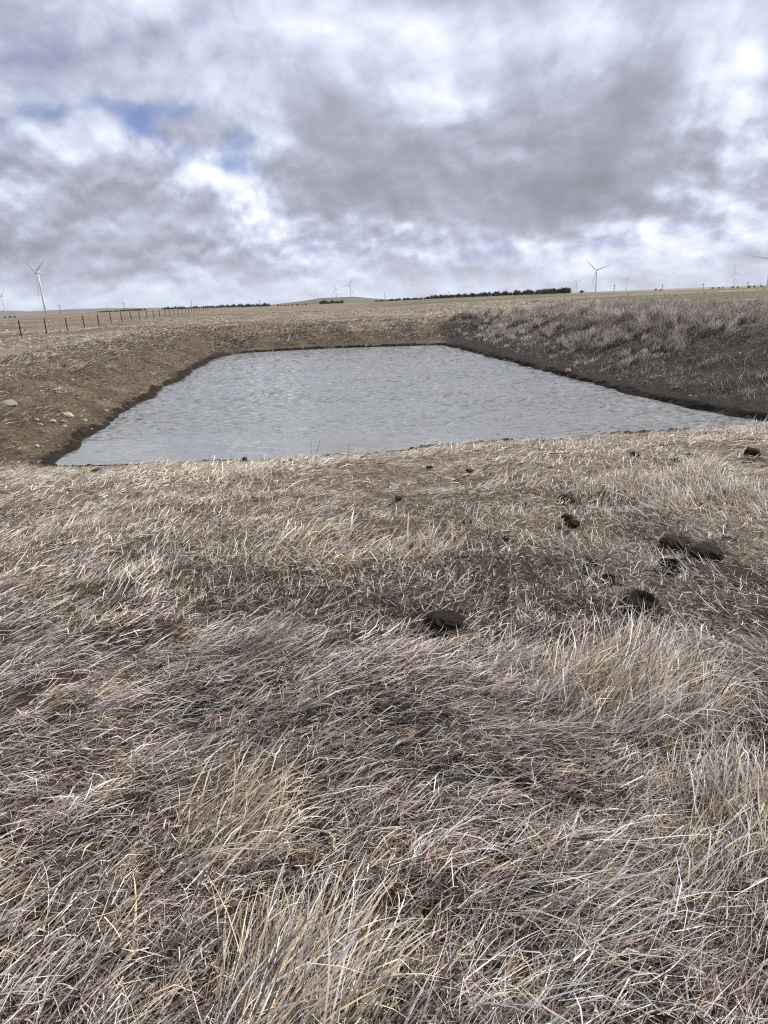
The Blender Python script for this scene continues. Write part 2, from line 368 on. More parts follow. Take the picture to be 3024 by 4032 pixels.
# ------------------------------------------------------------------ water
def build_water():
    xs = np.arange(-11.4, 10.2, 0.085)
    ys = [12.0]
    while ys[-1] < 46.2: ys.append(ys[-1] + 0.065 + 0.002 * (ys[-1] - 12))
    ys = np.array(ys)
    X, Y = np.meshgrid(xs, ys); x = X.ravel(); y = Y.ravel()
    g = np.random.default_rng(8)
    wx = x + 0.5 * (fbm(x * 0.6, y * 0.6, 1, 3) - 0.5); wy = y + 0.5 * (fbm(x * 0.6 + 9, y * 0.6, 2, 3) - 0.5)
    h = np.zeros_like(x)
    for i in range(34):
        lam = 0.25 * 4.4 ** g.random()
        a = math.radians(66 + g.normal(0, 24)); ph = g.random() * 6.28
        kx, ky = math.cos(a) * 2 * math.pi / lam, math.sin(a) * 2 * math.pi / lam
        s = np.sin(kx * wx + ky * wy + ph)
        h += lam * 0.0050 * (s + 0.25 * s * s)
    gust = 0.55 + 0.9 * fbm(x * 0.16 + 0.1 * y, y * 0.22, 3, 3)
    d = -shore_dist(x, y)
    shelter = 0.16 + 0.84 * sstep(13.6, 19.0, y - 0.10 * (x + 6) + 0.14 * np.maximum(0, x - 1) * 4)
    h = h * gust * shelter * sstep(-0.1, 0.7, d)
    V = np.stack([x, y, h], 1); nx = len(xs); ny = len(ys)
    ii = (np.arange(ny - 1)[:, None] * nx + np.arange(nx - 1)[None, :]).ravel()
    Q = np.stack([ii, ii + 1, ii + 1 + nx, ii + nx], 1)
    keep = (d > -0.8)[Q].any(1); Q = Q[keep]
    used = np.unique(Q); rm = np.zeros(len(V), int); rm[used] = np.arange(len(used))
    me = mesh_np('pond_water', V[used], rm[Q], smooth=True)
    m, k, p, out = mat('silty_pond_water')
    geo = k.n('ShaderNodeNewGeometry'); PO = geo.outputs['Position']
    n = k.noise(PO, 0.25, 3, 0.5)
    k.set(p.inputs['Base Color'], k.mix(n, (0.185, 0.195, 0.197), (0.235, 0.238, 0.226)))
    p.inputs['Roughness'].default_value = 0.04; p.inputs['IOR'].default_value = 1.333
    # wind ripples: surface slopes straight from noise, calmer in the lee of the near bank
    sx = k.n('ShaderNodeSeparateXYZ'); k.set(sx.inputs[0], PO)
    rot = k.n('ShaderNodeMapping'); rot.inputs['Rotation'].default_value = (0, 0, math.radians(-24)); rot.inputs['Scale'].default_value = (0.62, 1.0, 1.0); k.set(rot.inputs[0], PO)
    r1 = k.vmath('SUBTRACT', k.noise(rot.outputs[0], 6.4, 2.0, 0.55, out=1, flat=True), (0.5, 0.5, 0.5))
    r2 = k.vmath('SUBTRACT', k.noise(rot.outputs[0], 1.9, 1, 0.5, out=1, flat=True), (0.5, 0.5, 0.5))
    slope = k.vmath('ADD', k.vmath('SCALE', r1, scale=1.55), k.vmath('SCALE', r2, scale=0.45))
    lee = k.maprange(k.math('ADD', sx.outputs[1], k.math('ADD', k.math('MULTIPLY', sx.outputs[0], 0.28), k.math('MULTIPLY', k.noise(PO, 0.5, 2, 0.5), 1.6))), 13.8, 18.5, 0.12, 1.0)
    gust = k.maprange(k.noise(k.vmath('MULTIPLY', PO, (0.16, 0.30, 1.0)), 1.0, 3, 0.5), 0.3, 0.7, 0.45, 1.3)
    amp = k.math('MULTIPLY', lee, gust)
    slope = k.vmath('MULTIPLY', k.vmath('SCALE', slope, scale=amp), (1.0, 1.0, 0.0))
    nrm = k.vmath('NORMALIZE', k.vmath('ADD', geo.outputs['Normal'], slope))
    k.set(p.inputs['Normal'], nrm)
    tag(obj('pond_water', me, m), kind='structure')
build_water()

# ------------------------------------------------------------------ distant hills
def hill(name, az0, az1, r0, r1, tops, mt, base):
    """a low ridge: tops = (photo x, photo y) of its skyline"""
    ta = np.array([azel(*q)[0] for q in tops]); te = np.array([azel(*q)[1] for q in tops])
    na, nr = 90, 14
    A = np.radians(np.linspace(az0, az1, na)); Rr = np.linspace(r0, r1, nr)
    AA, RR = np.meshgrid(A, Rr)
    el = np.interp(np.degrees(AA), ta, te, left=-0.6, right=-0.6)
    mid = 0.5 * (r0 + r1)
    top = EYE + mid * np.tan(np.radians(el))
    t = np.clip(1 - np.abs(RR - mid) / (mid - r0), 0, 1); t = t * t * (3 - 2 * t)
    x = RR * np.sin(AA); y = RR * np.cos(AA)
    z = base + (np.maximum(top, base + 0.5) - base) * t * (0.97 + 0.06 * fbm(x * 0.01, y * 0.01, 2, 3))
    ii = (np.arange(nr - 1)[:, None] * na + np.arange(na - 1)[None, :]).ravel()
    me = mesh_np(name, np.stack([x.ravel(), y.ravel(), z.ravel()], 1), np.stack([ii, ii + 1, ii + 1 + na, ii + na], 1), smooth=True)
    tag(obj(name, me, mt), kind='structure')
m_hill, k, p, out = mat('dry_hill_grass')
geo = k.n('ShaderNodeNewGeometry'); n = k.noise(k.vmath('MULTIPLY', geo.outputs['Position'], (0.004, 0.008, 0.03)), 1.0, 6, 0.6)
k.set(p.inputs['Base Color'], k.ramp(n, [(0.3, (0.075, 0.068, 0.052)), (0.5, (0.13, 0.115, 0.09)), (0.62, (0.08, 0.08, 0.055)), (0.75, (0.20, 0.175, 0.135))]))
p.inputs['Roughness'].default_value = 1.0
hill('hill', -14, 4, 1250, 1900, [(1060, 1201), (1180, 1186), (1260, 1174), (1320, 1171), (1390, 1167), (1450, 1173), (1520, 1178), (1620, 1182)], m_hill, -22)
hill('hill', -42, -12, 4200, 5600, [(-500, 1246), (-100, 1226), (0, 1222), (70, 1223), (110, 1226), (200, 1221), (330, 1215), (450, 1213), (560, 1212), (700, 1211), (850, 1209), (1000, 1204)], m_hill, -30)

# ------------------------------------------------------------------ spots on the near bank that the grass leaves free
DUNG = [  # photo x, y, width in photo pixels, kind, label
    (1748, 2470, 150, 'pat', 'large round cracked dung pat sunk in the flattened grass'),
    (2662, 2160, 120, 'pat', 'humped brown dung pat at the head of the row of dark pats'),
    (2777, 2198, 130, 'pat', 'long black dung pat behind the largest golden tussock'),
    (2520, 2400, 110, 'hole', 'widest black burrow hole at the edge of the largest golden tussock'),
    (2400, 2312, 70, 'hole', 'small black burrow hole between the other two holes'),
    (2630, 2246, 70, 'hole', 'narrow black burrow hole next to the long black dung pat'),
    (2322, 2238, 66, 'pat', 'flat black dung pat alone in the short grass behind the small burrow hole'),
    (2226, 1992, 60, 'clod', 'flat dark clod of dung behind a close pair of smaller clods'), (2235, 2061, 44, 'clod', 'smaller upper clod of the close pair of dung clods'), (2250, 2088, 50, 'clod', 'rounder lower clod of the close pair of dung clods'), (1987, 2148, 30, 'clod', 'lone little dung clod between the large round pat and the pair of clods'),
    (1835, 2073, 50, 'pat', 'reddish brown crumbled dung pat near the sunlit pale tussock'),
    (1569, 1985, 28, 'clod', 'tiny dung clod on the slope behind the sunlit pale tussock'), (1691, 1861, 30, 'clod', 'little dung clod just above the rusty weeds at the muddy edge'), (1849, 1871, 26, 'clod', 'tiny dung clod in the straw behind the reddish crumbled pat'), (2956, 1802, 50, 'clod', 'wide dark dung clod high on the bank by the shaded pond corner'),
    (2659, 1834, 28, 'clod', 'small dung clod in the pale grass behind the bushy golden tussock'), (2722, 1880, 28, 'clod', 'small dung clod in front of the bushy golden tussock'), (2497, 1810, 34, 'clod', 'low dung clod near the muddy edge by the bushy golden tussock'), (386, 1872, 40, 'clod', 'dark dung clod beside the flat pale stones near the pond corner'),
    (510, 3190, 90, 'pat', 'small light brown dung pat half covered by matted grass')]
SPOT = []
for q in DUNG:
    x_, y_, z_, t_ = hit(q[0], q[1]); SPOT.append((x_, y_, z_, q[2] * t_ / FOC / 2))
_bx, _by, _, _bt = hit(70, 2790)
BARE = [(_bx, _by, 0.20), (_bx + 0.22, _by - 0.1, 0.10)] + [(hit(2880, 2270)[0], hit(2880, 2270)[1], 0.16)]
def clear_of(x, y):
    ok = np.ones(len(x), bool)
    for (sx, sy, _, r), q in zip(SPOT, DUNG): ok &= ((x - sx) ** 2 + ((y - sy) * 0.9 + (0.0 if q[3] == 'pat' else 0.03)) ** 2 > (r * (0.75 if q[3] == 'pat' else 1.15)) ** 2)
    for (sx, sy, r) in BARE: ok &= ((x - sx) ** 2 + (y - sy) ** 2 > (r * rng.uniform(0.1, 1.15, len(x))) ** 2)
    return ok

# ------------------------------------------------------------------ grass
m_grass, k, p, out = mat('dead_grass_blades')
at = k.n('ShaderNodeAttribute'); at.attribute_name = 'tint'
k.set(p.inputs['Base Color'], at.outputs['Color'])
p.inputs['Roughness'].default_value = 0.65; p.inputs['Specular IOR Level'].default_value = 0.08
tr = k.n('ShaderNodeBsdfTranslucent'); k.set(tr.inputs[0], at.outputs['Color'])
mx = k.n('ShaderNodeMixShader'); mx.inputs[0].default_value = 0.12
k.t.links.new(p.outputs[0], mx.inputs[1]); k.t.links.new(tr.outputs[0], mx.inputs[2]); k.t.links.new(mx.outputs[0], out.inputs[0])

def blades(name, base, az, e0, e1, L, W, col, nseg=3, curl=None, kink=None):
    """ribbons that start at base, leave the ground at elevation e0 and end at elevation e1 (radians)"""
    N = len(L)
    t = np.linspace(0, 1, nseg + 1)
    tm = (t[:-1] + t[1:]) / 2
    curl = np.zeros(N) if curl is None else curl
    el = e0[:, None] + (e1 - e0)[:, None] * tm[None]
    if kink is not None: el = el - kink[:, None] * (tm[None] > 0.55)
    aa = az[:, None] + curl[:, None] * tm[None]
    stp = (L / nseg)[:, None]
    dx = np.cos(el) * np.cos(aa) * stp; dy = np.cos(el) * np.sin(aa) * stp; dz = np.sin(el) * stp
    P = np.zeros((N, nseg + 1, 3)); P[:, 0] = base
    P[:, 1:, 0] = base[:, :1] + np.cumsum(dx, 1); P[:, 1:, 1] = base[:, 1:2] + np.cumsum(dy, 1); P[:, 1:, 2] = base[:, 2:3] + np.cumsum(dz, 1)
    tw = rng.uniform(-1.2, 1.2, N)
    elm = (e0 + e1) / 2
    hx, hy = -np.sin(az), np.cos(az)
    nxv = np.stack([-np.sin(elm) * np.cos(az), -np.sin(elm) * np.sin(az), np.cos(elm)], 1)
    side = np.cos(tw)[:, None] * np.stack([hx, hy, np.zeros(N)], 1) + np.sin(tw)[:, None] * nxv
    wp = np.interp(t, [0, 0.3, 0.75, 1], [0.75, 1.0, 0.7, 0.12])
    off = side[:, None, :] * (W[:, None] * wp[None] * 0.5)[:, :, None]
    V = np.stack([P - off, P + off], 2).reshape(-1, 3)
    b = (np.arange(N) * (nseg + 1) * 2)[:, None] + (np.arange(nseg) * 2)[None]
    b = b.ravel(); Q = np.stack([b, b + 1, b + 3, b + 2], 1)
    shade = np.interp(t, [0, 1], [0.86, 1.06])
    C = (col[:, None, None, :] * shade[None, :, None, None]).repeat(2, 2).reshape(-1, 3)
    return V, Q, C
def join(parts):
    Vs, Qs, Cs, o = [], [], [], 0
    for V, Q, C in parts: Vs.append(V); Qs.append(Q + o); Cs.append(C); o += len(V)
    return np.concatenate(Vs), np.concatenate(Qs), np.concatenate(Cs)
def grass_obj(name, parts, parent=None, lift=0.004):
    V, Q, C = join(parts if isinstance(parts, list) else [parts])
    if lift is not None:
        hz = height(V[:, 0], V[:, 1]); V[:, 2] = np.maximum(V[:, 2], hz + lift)
    return obj(name, mesh_np(name, V, Q, {'tint': C}), m_grass, parent)
PAL = {'grey': (0.36, 0.298, 0.260), 'straw': (0.63, 0.525, 0.425), 'pale': (0.86, 0.77, 0.675), 'gold': (0.60, 0.475, 0.32), 'brown': (0.150, 0.108, 0.087), 'green': (0.15, 0.155, 0.08), 'rust': (0.26, 0.17, 0.122), 'rot': (0.052, 0.039, 0.032)}  # rot: decayed blades, blackened further to paint shaded gaps in the grass
PK = list(PAL); PV = np.array([PAL[q] for q in PK])
def tints(N, wts, jit=0.2):
    w = np.stack([np.broadcast_to(wts.get(q, 0.0), (N,)) for q in PK], 1).astype(float); w = w / w.sum(1, keepdims=True)
    idx = (np.cumsum(w, 1) < rng.random(N)[:, None]).sum(1).clip(0, len(PK) - 1)
    return np.clip(PV[idx] * rng.lognormal(0, jit, N)[:, None] * (1 + rng.normal(0, 0.03, (N, 3))), 0.01, 0.85)
def lay(x, y):
    """direction in which the wind and the snow laid the grass"""
    sw = fbm(x * 0.55 + 4, y * 0.55, 2, 3)
    a = math.radians(46) + (sw - 0.5) * 3.4
    east = sstep(1.0, 1.9, x) * sstep(3.3, 2.4, y)          # the swirl laid the other way
    return a + east * math.radians(75) * fbm(x * 0.9, y * 0.9, 4, 2) * 1.6
def in_view(n, y0, y1, pad=0.25, power=1.0):
    """spots on the strip of ground between two distances"""
    y = (y0 ** power + (y1 ** power - y0 ** power) * rng.random(n)) ** (1 / power)
    hw = 0.66 * (y + 0.25) * 1.08 + pad
    return (rng.random(n) * 2 - 1) * hw, y

def meadow():
    parts = []
    def sward(n, y0, y1, seg, wmul, power):
        x, y = in_view(n, y0, y1, power=power)
        d = shore_dist(x, y)
        ok = (d > 0.55 + rng.random(n) ** 2 * 1.6) & clear_of(x, y); x, y, d = x[ok], y[ok], d[ok]; n = len(x)
        z = height(x, y)
        cl = fbm(x * 1.5, y * 1.5, 1, 3); big = fbm(x * 0.42 + 8, y * 0.42 + 2, 3, 3)
        short = sstep(0.60, 0.47, big)                               # grazed, matted patches
        tall = sstep(0.56, 0.70, cl) * (1 - short * 0.8)
        under = rng.random(n) < 0.50 - 0.28 * sstep(2.2, 4.2, y)                                 # rotten mat below, coloured extra dark as shade in the gaps
        az = lay(x, y) + rng.normal(0, 0.55 + 0.6 * short, n)
        stray = rng.random(n) < np.where(under, 0.7, 0.22 + 0.3 * short); az[stray] = rng.random(stray.sum()) * 6.28
        strand = (rng.random(n) < 0.07 + 0.06 * tall) & ~under            # long single straws on top
        az = np.where(strand, lay(x, y) + rng.normal(0, 0.3, n), az)
        L = (0.040 + 0.070 * rng.random(n) ** 1.4) * (1 - 0.25 * short) * (1 + 0.35 * sstep(3.5, 7.0, y)) + tall * 0.09 * rng.random(n) * ~under + strand * rng.uniform(0.04, 0.15, n)
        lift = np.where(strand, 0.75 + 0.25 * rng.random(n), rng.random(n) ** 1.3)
        e0 = np.radians(rng.uniform(-6, 32, n) + tall * rng.uniform(0, 30, n)); e1 = np.radians(rng.uniform(-26, 16, n) + tall * 8)
        e0 = np.where(under, e0 * 0.4, e0)
        hum = 0.05 * sstep(0.42, 0.62, fbm(x * 3.2, y * 3.2, 5, 2))
        zb = z + np.where(under, 0.012 * lift, 0.012 + lift * (0.035 + 0.035 * tall) + hum * (1 - 0.6 * short))
        W = (0.0014 + 0.0034 * rng.random(n) ** 2.6) * wmul * (1 - 0.1 * short)
        yel = sstep(2.2, 4.4, y) * (0.35 + 0.65 * sstep(0.40, 0.6, fbm(x * 0.3, y * 0.3, 6, 2)))
        red = sstep(2.6, 1.3, d) * sstep(-2.0, 2.5, x)               # rusty weeds above the muddy edge
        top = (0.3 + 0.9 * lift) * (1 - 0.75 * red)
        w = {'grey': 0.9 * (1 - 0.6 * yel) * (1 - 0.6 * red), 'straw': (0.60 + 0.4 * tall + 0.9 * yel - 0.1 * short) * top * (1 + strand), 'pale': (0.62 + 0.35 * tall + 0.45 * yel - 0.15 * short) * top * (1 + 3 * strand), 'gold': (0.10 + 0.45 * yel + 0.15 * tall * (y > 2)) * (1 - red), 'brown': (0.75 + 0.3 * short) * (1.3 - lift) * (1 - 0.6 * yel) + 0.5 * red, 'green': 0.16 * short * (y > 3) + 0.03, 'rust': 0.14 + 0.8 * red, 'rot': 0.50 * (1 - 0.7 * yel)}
        w = {q: np.where(under, {'rot': 1.0, 'brown': 0.7, 'grey': 0.12, 'green': 0.10}.get(q, 0.0), w[q]) for q in w}
        C = tints(n, w, 0.32) * (0.74 + 0.52 * fbm(x * 1.6 + 5, y * 1.6, 2, 3))[:, None]
        parts.append(blades('g', np.stack([x, y, zb], 1), az, e0, e1, L, W, C, seg, rng.normal(0, 0.5, n), (rng.random(n) < 0.4) * rng.uniform(-1.0, 1.2, n)))
    sward(150000, 0.75, 2.6, 2, 1.0, 2.0)
    sward(130000, 2.4, 5.2, 2, 1.3, 1.7)
    sward(125000, 5.0, 12.9, 2, 2.2, 1.35)
    tag(grass_obj('meadow_grass', parts), 'flattened dead straw coloured grass covering the near bank', 'grass', kind='stuff')
meadow()

def tussock(name, label, px, py, spread, n, L, az, e, wts, wmul=1.0):
    x0, y0, z0, t = hit(px, py)
    q = rng.random(n); a = rng.random(n) * 6.28; rad = spread * np.sqrt(rng.random(n))
    sx, sy = spread, spread * 0.75
    x = x0 + rad * np.cos(a); y = y0 + rad * np.sin(a) * 0.8
    z = height(x, y) - 0.005
    core = 1 - rad / spread
    l = 0.78 * L * rng.uniform(0.35, 1.1, n) * (0.65 + 0.4 * core)
    aa = math.radians(az) + rng.normal(0, 0.40, n) + 1.1 * (fbm(x * 7, y * 7, 2, 2) - 0.5)
    e0 = np.radians(np.clip(e + rng.normal(0, 11, n) + 8 * core, 8, 85)); e1 = e0 - np.radians(rng.uniform(15, 60, n))
    W = (0.0024 + 0.0044 * rng.random(n) ** 2.2) * wmul
    C = tints(n, wts, 0.28) * np.where(rng.random(n) < 0.15, 0.4, 1.08)[:, None]
    B = np.stack([x - x0, y - y0, z - z0], 1)
    V, Q, Cc = blades('t', B, aa, e0, e1, l, W, C, 5, rng.normal(0, 0.5, n), (rng.random(n) < 0.45) * rng.uniform(-0.3, 1.5, n))
    hz = height(V[:, 0] + x0, V[:, 1] + y0) - z0; V[:, 2] = np.maximum(V[:, 2], hz + 0.003)
    o = obj(name, mesh_np(name, V, Q, {'tint': Cc}), m_grass, None, (x0, y0, z0))
    return tag(o, label, 'grass tuft', 'grass tussocks on the near bank')
WS = {'straw': 1.0, 'pale': 0.9, 'gold': 0.5, 'grey': 0.3, 'brown': 0.15}
WG = {'grey': 1.0, 'pale': 0.6, 'straw': 0.5, 'brown': 0.35, 'gold': 0.1}
WY = {'gold': 1.0, 'straw': 1.0, 'pale': 0.7, 'brown': 0.15}
tussock('grass_tussock', 'largest golden grass tussock leaning over beside the dark burrow holes', 2430, 2770, 0.40, 1700, 0.66, 32, 46, WS)
tussock('grass_tussock', 'low grey tussock combed flat against the largest golden tussock', 2150, 2720, 0.34, 800, 0.42, 40, 26, WG)
tussock('grass_tussock', 'coarse upright tussock of thin stems in front of the largest golden tussock', 2900, 3260, 0.34, 1000, 0.44, 58, 48, WS)
tussock('grass_tussock', 'slim golden tussock leaning away in the middle of the flattened grass', 860, 3330, 0.20, 420, 0.52, 40, 38, WY)
tussock('grass_tussock', 'long pale tussock bending over in the closest grass below the slim golden one', 1150, 4010, 0.22, 700, 0.54, 50, 42, WS)
tussock('grass_tussock', 'loose fan of pale blades right of the long pale tussock', 1780, 4030, 0.22, 330, 0.36, 30, 40, WS)
tussock('grass_tussock', 'mop shaped pale tussock near the round dung pat', 930, 2560, 0.26, 620, 0.34, -20, 40, WG)
tussock('grass_tussock', 'bleached tussock bent low over the reddish bare patch', 130, 2860, 0.26, 420, 0.38, 22, 20, WS)
tussock('grass_tussock', 'sunlit pale tussock halfway between the pond and the round dung pat', 1640, 2190, 0.30, 480, 0.42, 36, 44, WY, 1.5)
tussock('grass_tussock', 'bushy golden tussock close to the muddy pond edge', 2420, 1960, 0.30, 380, 0.46, 48, 52, WY, 1.7)
tussock('grass_tussock', 'wide golden tussock below the two seed head weeds', 1200, 2170, 0.45, 700, 0.44, 34, 40, WY, 1.6)
tussock('grass_tussock', 'long combed sweep of grey blades in the closest corner of the grass', 160, 3960, 0.38, 900, 0.42, 48, 30, WG)

def bank_cover():
    """turf, weeds and tall grass on the other banks and the field behind them"""
    parts = []
    # short grazed turf on the left and far bank
    n = 95000
    y = 12.3 + 40 * rng.random(n) ** 1.5; side = rng.random(n)
    x = np.where(side < 0.72, -7.4 - 0.06 * (y - 14) - 7.5 * rng.random(n) ** 1.2 + 0.6, rng.uniform(-14, 8, n)); y = np.where(side < 0.72, y, rng.uniform(44.4, 54, n))
    d = shore_dist(x, y); ok = d > 0.35; x, y, d = x[ok], y[ok], d[ok]; n = len(x)
    cl = fbm(x * 1.1, y * 1.1, 1, 3); up = sstep(1.3, 3.4, d + (cl - 0.5) * 6)
    dist = np.hypot(x, y)
    keep = rng.random(n) < 0.35 + 0.4 * sstep(0.4, 0.6, fbm(x * 2.5, y * 2.5, 2, 2)) + 0.6 * up; x, y, d, cl, up, dist = [q[keep] for q in (x, y, d, cl, up, dist)]; n = len(x)
    L = (0.05 + 0.06 * rng.random(n)) * (1 + 2.4 * up * sstep(0.42, 0.60, cl)); W = 0.00058 * dist * rng.uniform(0.6, 1.4, n)
    C = tints(n, {'brown': 1.0 - 0.4 * up, 'rust': 0.35 - 0.3 * up, 'rot': 0.7 - 0.2 * up, 'grey': 0.22 + 0.6 * up, 'straw': 0.08 + 0.55 * up, 'green': 0.35, 'gold': 0.12, 'pale': 0.25 * up}, 0.28) * (0.25 + 1.5 * fbm(x * 2.6, y * 1.5, 4, 3))[:, None]
    parts.append(blades('b', np.stack([x, y, height(x, y)], 1), lay(x, y) * 0.5 + rng.normal(0, 0.7, n), np.radians(rng.uniform(8, 50, n)), np.radians(rng.uniform(-30, 15, n)), L, W, C, 2, rng.normal(0, 0.5, n)))
    # matted weeds on the dark right bank
    n = 46000
    y = 13.8 + 33 * rng.random(n) ** 1.3; x = 8.3 - 0.1 * (y - 18) + 8.5 * rng.random(n)
    d = shore_dist(x, y); ok = (d > 0.5) & (x < 0.68 * y + 1.5) & (rng.random(n) < sstep(0.3, 0.6, fbm(x * 1.4, y * 1.4, 2, 3) + 0.05)); x, y, d = x[ok], y[ok], d[ok]; n = len(x); dist = np.hypot(x, y)
    C = tints(n, {'brown': 0.9, 'rust': 0.3, 'rot': 0.6, 'grey': 0.55, 'straw': 0.28, 'pale': 0.12}, 0.3) * (0.2 + 1.5 * fbm(x * 1.8, y * 1.2, 5, 3))[:, None]
    parts.append(blades('b', np.stack([x, y, height(x, y)], 1), rng.normal(0.7, 0.9, n), np.radians(rng.uniform(10, 80, n)), np.radians(rng.uniform(-20, 50, n)), rng.uniform(0.06, 0.26, n), 0.00050 * dist * rng.uniform(0.6, 1.4, n), C, 2, rng.normal(0, 0.5, n)))
    # clumps of tall grass: right bank, rims, field
    def clumps(cx, cy, nb, L, wk, wts, e=55, fat=1.0):
        m = len(cx); rad = (0.10 + 0.16 * rng.random(m)) * fat
        idx = np.repeat(np.arange(m), nb); N = len(idx)
        a = rng.random(N) * 6.28; rr = rad[idx] * np.sqrt(rng.random(N))
        x = cx[idx] + rr * np.cos(a); y = cy[idx] + rr * np.sin(a)
        dist = np.hypot(x, y)
        br = rng.lognormal(0, 0.5, m)[idx]
        C = np.clip(tints(N, wts, 0.15) * br[:, None], 0.01, 0.8)
        l = L[idx] * rng.uniform(0.5, 1.1, N)
        e0 = np.radians(np.clip(e + rng.normal(0, 13, N), 10, 88)); e1 = e0 - np.radians(rng.uniform(20, 65, N))
        aa = math.radians(35) + rng.normal(0, 0.8, N) + (rng.normal(0, 0.9, m))[idx]
        parts.append(blades('c', np.stack([x, y, height(x, y) - 0.01], 1), aa, e0, e1, l, wk * dist * rng.uniform(0.6, 1.3, N), C, 2, rng.normal(0, 0.3, N)))
    # right bank
    m = 4200
    y = 13.5 + 36 * rng.random(m) ** 1.1; x = 8.6 - 0.1 * (y - 18) + 14 * rng.random(m) ** 1.3
    d = shore_dist(x, y); cl = fbm(x * 0.55, y * 0.55, 4, 3)
    ok = (d > 0.9) & (rng.random(m) < 0.08 + 0.85 * sstep(0.47, 0.57, cl + 0.035 * (d - 4.0)) * sstep(0.9, 2.6, d)) & (x < 0.68 * y + 1.5)
    x, y, d = x[ok], y[ok], d[ok]; print('right clumps', len(x))
    clumps(x, y, 50, np.clip(0.16 + 0.085 * d, 0.16, 0.58) * rng.uniform(0.7, 1.25, len(x)), 0.00042, {'grey': 0.7, 'straw': 0.9, 'pale': 0.45, 'gold': 0.3, 'brown': 0.7, 'rust': 0.3, 'rot': 0.3}, 68, 1.0)
    # left rim and far rim
    m = 3600
    y = 15 + 45 * rng.random(m); x = -10.6 - 0.075 * (y - 14) - 9 * rng.random(m) ** 1.3
    sel = rng.random(m) < 0.25; x[sel] = rng.uniform(-16, 9, sel.sum()); y[sel] = 47.5 + 9 * rng.random(sel.sum())
    cl = fbm(x * 0.5, y * 0.5, 3, 3); ok = (rng.random(m) < sstep(0.36, 0.6, cl)) & (shore_dist(x, y) > 1.8); x, y = x[ok], y[ok]
    clumps(x, y, 22, rng.uniform(0.10, 0.24, len(x)), 0.00042, {'grey': 1.0, 'straw': 0.8, 'pale': 0.35, 'gold': 0.3, 'brown': 0.5, 'green': 0.12}, 36)
    # open field, thinning with distance
    m = 11000
    y = 40 + 95 * rng.random(m) ** 1.5; x = (rng.random(m) * 2 - 1) * (0.68 * y + 3)
    near = rng.random(m) < 0.3; y[near] = 16 + 30 * rng.random(near.sum()); x[near] = np.where(rng.random(near.sum()) < 0.5, -1, 1) * (12.5 + (0.68 * y[near] - 10) * rng.random(near.sum()))
    g = sstep(0.5, 0.64, fbm(x * 0.018 + 3, y * 0.05 + 7, 5, 3)) * sstep(50, 75, np.hypot(x, y))
    ok = (shore_dist(x, y) > 5.5) & (rng.random(m) < 0.35 + sstep(0.4, 0.6, fbm(x * 0.12, y * 0.25, 6, 3))) & (rng.random(m) > 0.85 * g); x, y = x[ok], y[ok]
    L = rng.uniform(0.14, 0.32, len(x)) * np.where(x > 4, 1.25, 0.8)
    clumps(x, y, 9, L, 0.00062, {'grey': 0.8, 'straw': 1.0, 'pale': 0.5, 'gold': 0.35, 'brown': 0.4}, 48)
    tag(grass_obj('bank_grass', parts, lift=None), 'dry tufted grass on the far banks and the field behind the pond', 'grass', kind='stuff')
bank_cover()

# ------------------------------------------------------------------ bare edge of the pond
def shore_edge():
    P = np.vstack([SHORE, SHORE[:1]]); seg = np.diff(P, axis=0); ln = np.hypot(seg[:, 0], seg[:, 1]); cum = np.concatenate([[0], np.cumsum(ln)])
    t = np.linspace(0, cum[-1], 1900, endpoint=False)
    x = np.interp(t, cum, P[:, 0]); y = np.interp(t, cum, P[:, 1])
    for _ in range(6): x = (np.roll(x, 1) + x + np.roll(x, -1)) / 3; y = (np.roll(y, 1) + y + np.roll(y, -1)) / 3
    tx = np.roll(x, -1) - np.roll(x, 1); ty = np.roll(y, -1) - np.roll(y, 1); l = np.hypot(tx, ty); nxv, nyv = -ty / l, tx / l
    offs = np.array([-0.42, -0.2, -0.1, -0.03, 0.03, 0.09, 0.15, 0.22, 0.3, 0.4, 0.52, 0.66, 0.85])
    X = x[:, None] + nxv[:, None] * offs; Y = y[:, None] + nyv[:, None] * offs
    d = shore_dist(X, Y)
    Z = height(X, Y)
    cl = fbm(X * 9.5, Y * 9.5, 2, 3) * (0.6 + 0.8 * fbm(X * 0.8, Y * 0.8, 5, 2))
    Z = Z + 0.13 * np.clip(cl - 0.44, 0, 1) * sstep(-0.12, 0.10, d) * sstep(0.85, 0.35, d) + 0.012 - 0.12 * sstep(0.16, 0.6, offs[None, :] + 0.5 * (fbm(X * 1.7, Y * 1.7, 4, 3) - 0.5) + 0.12 * sstep(-6, -8, X))
    n, m = X.shape
    i = np.arange(n)[:, None] * m + np.arange(m - 1)[None]; j = ((np.arange(n) + 1) % n)[:, None] * m + np.arange(m - 1)[None]
    Q = np.stack([i.ravel(), i.ravel() + 1, j.ravel() + 1, j.ravel()], 1)
    tag(obj('mud_bank', mesh_np('mud_bank', np.stack([X.ravel(), Y.ravel(), Z.ravel()], 1), Q, smooth=True), plain('wet_mud', (0.020, 0.0155, 0.012), 0.95, 0.5, 7.0, 0.8)), kind='structure')
shore_edge()

